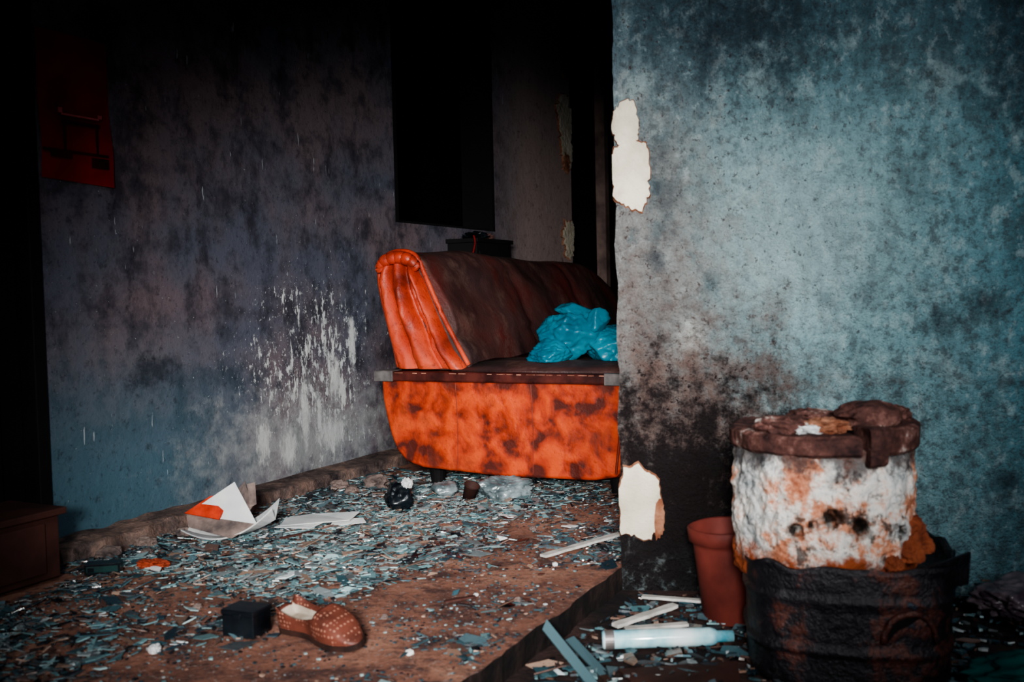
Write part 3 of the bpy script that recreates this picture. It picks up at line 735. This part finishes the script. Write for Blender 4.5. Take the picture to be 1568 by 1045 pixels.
b.build('air_vent',[M['stovemetal'],M['dark']],parent=stove)
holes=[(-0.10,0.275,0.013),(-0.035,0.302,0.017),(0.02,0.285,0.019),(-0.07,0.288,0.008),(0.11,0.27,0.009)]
def clayfn(r,z,a):
    x,y=math.cos(a),math.sin(a)
    k=1+0.06*noise.noise(Vector((x*2.2,y*2.2,z*6+3)))+0.04*noise.noise(Vector((x*6,y*6,z*24)))+0.022*noise.noise(Vector((x*16,y*16,z*80)))
    rr=r*k
    if y<0:
        for hx,hz,hr in holes:
            d=math.hypot(x*0.182-hx,z-hz)*(1+0.5*noise.noise(Vector((x*20,y*20,z*100))))
            rr-=0.022*math.exp(-(d/hr)**4)
    return rr
prof=[(0.165,0.16)]+[(0.181-0.006*((k-44)/44.0)**2,0.165+k*0.00295) for k in range(0,91)]+[(0.15,0.435),(0.10,0.43),(0.0,0.425)]
v,f=lathe(prof,320,clayfn,cap=False)
b=MB(); b.v=[tuple(p_) for p_ in v]
for q in f:
    c=Vector((0,0,0))
    for i_ in q: c+=Vector(v[i_])
    c/=len(q); d=1.0
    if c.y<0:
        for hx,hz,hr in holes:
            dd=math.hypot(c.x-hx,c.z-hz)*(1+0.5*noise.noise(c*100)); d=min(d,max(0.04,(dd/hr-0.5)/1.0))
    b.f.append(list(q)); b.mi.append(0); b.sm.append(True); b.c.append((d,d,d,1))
UPZ=0.045
b.build('clay_body',[M['clay']],T=None,parent=stove,fix=False).location=(-0.025,0,UPZ-0.01)
def arcseg(a0,a1,r0,r1,z0,z1,seed):
    rg=[]; n_=max(4,int((a1-a0)/2))
    for k in range(n_+1):
        aa=a0+(a1-a0)*k/n_; a=math.radians(aa); w=0.008*noise.noise(Vector((aa*0.05,seed,0))); w2=0.010*noise.noise(Vector((aa*0.04,seed,5)))+0.003*noise.noise(Vector((aa*0.2,seed,5)))
        c_,s_=math.cos(a),math.sin(a)
        rg.append([((r0)*c_,(r0)*s_,z0),((r1+w-.004)*c_,(r1+w-.004)*s_,z0+w2*0.5),((r1+w+.002)*c_,(r1+w+.002)*s_,z0+0.006+w2*0.5),((r1+w+.003)*c_,(r1+w+.003)*s_,z1-0.006+w2),((r1+w-.006)*c_,(r1+w-.006)*s_,z1+w2),((r0)*c_,(r0)*s_,z1+w)])
    return loft(rg)
b=MB()
b.add(arcseg(168,276,0.12,0.184,0.410,0.450,1),0); b.add(arcseg(281,398,0.12,0.186,0.410,0.462,2),0); b.add(arcseg(42,160,0.12,0.184,0.405,0.45,3),0)
b.add(arcseg(280,292,0.15,0.190,0.392,0.43,6),0)
b.build('collar',[M['collar']],parent=stove).location=(-0.025,0,UPZ)
b=MB()
b.add(crumple(0.055,0.05,0.024,3,0.25,1.1,4,0.5,0.6),0,TR(-0.125,-0.07,0.445,10)); b.add(crumple(0.065,0.055,0.032,6,0.22,1.0,4,0.5,0.6),0,TR(0.045,-0.07,0.458,-8))
b.add(crumple(0.045,0.04,0.018,9,0.3,1.6,4,0.5),1,TR(-0.05,-0.10,0.45)); b.add(crumple(0.05,0.05,0.018,12,0.3,1.6,4,0.5),0,TR(-0.03,0.05,0.45))
b.add(crumple(0.03,0.03,0.02,15,0.3,1.6,4,0.5),0,TR(0.12,-0.02,0.458)); b.add(crumple(0.03,0.03,0.012,19,0.4,1.6,4,0.5),2,TR(-0.085,-0.11,0.45))
b.build('broken_bricks',[M['collar'],M['terracrumble'],M['white']],parent=stove).location=(0,0,UPZ)
b=MB()
for (x,y,z,r) in [(0.10,-0.135,0.245,0.030),(0.125,-0.105,0.255,0.034),(0.06,-0.158,0.235,0.020),(0.12,-0.10,0.29,0.026)]:
    b.add(crumple(r,r*0.8,r*1.1,x*50,0.3,1.2,4,0.2,0.8),0,TR(x,y,z,10))
b.build('broken_clay_lumps',[simple('exposed_orange_clay',(96,44,28),(166,92,60),12,0.95,0,0.9,40,bd=0.012)],parent=stove)

b=MB(); b.add(wrap(0.13,0.09,0.055,59,26,5,0.7),0,smooth=True); b.build('torn_plastic_film',[simple('grey_violet_plastic',(60,48,58),(150,134,140),9,0.3,0,0.3,30,0.6)],TR(1.16,2.24,LOW+0.02,20))
b=MB(); b.add(crumple(0.12,0.07,0.03,6.9,0.35,1.6,5,fine=0.5),0,smooth=True); b.build('teal_rag',[simple('teal_cloth',(6,70,70),(18,116,108),9,0.8)],TR(0.98,1.88,LOW+0.008,10))

# ---------------------------------------------------------------- lights
def spot(name,loc,target,energy,angle,color,blend=1.0,rad=0.25):
    l=bpy.data.lights.new(name,'SPOT'); l.energy=energy; l.spot_size=math.radians(angle); l.spot_blend=blend; l.color=color; l.shadow_soft_size=rad
    o=bpy.data.objects.new(name,l); bpy.context.collection.objects.link(o); o.location=loc
    o.rotation_euler=(Vector(target)-Vector(loc)).to_track_quat('-Z','Y').to_euler(); return o
spot('added_spot_wall',(0.68,-0.2,1.30),(0.64,2.5,0.76),310,46,(0.98,0.995,1.0),1.0,0.45)  # added unseen spot; its cone shapes the bright pool on the wall
spot('added_spot_interior',(-0.14,-0.9,1.05),(-0.26,3.9,0.22),1080,38.5,(1.0,0.98,0.955),1.0,0.22)  # added unseen spot; low cone brightens the sofa, leaves wall tops dark
spot('added_fill_floor',(-0.2,0.9,2.2),(-0.45,3.0,0.0),70,60,(0.90,0.97,1.0),1.0,0.5)  # added unseen fill that brightens the floor
w=bpy.data.worlds.new('w'); bpy.context.scene.world=w; w.use_nodes=True
w.node_tree.nodes['Background'].inputs[0].default_value=(0.34,0.48,0.78,1); w.node_tree.nodes['Background'].inputs[1].default_value=0.065
try: bpy.context.scene.view_settings.look='AgX - Medium High Contrast'
except Exception: pass

# ---------------------------------------------------------------- camera
cam=bpy.data.cameras.new('camera'); co=bpy.data.objects.new('camera',cam); bpy.context.collection.objects.link(co)
co.matrix_world=Matrix.Translation((0,0,0.72))@Matrix.Rotation(math.radians(90-2.7),4,'X')@Matrix.Rotation(math.radians(-1.3),4,'Z')
cam.lens=35; cam.sensor_width=36; cam.dof.use_dof=True; cam.dof.focus_distance=3.8; cam.dof.aperture_fstop=4.0
bpy.context.scene.camera=co
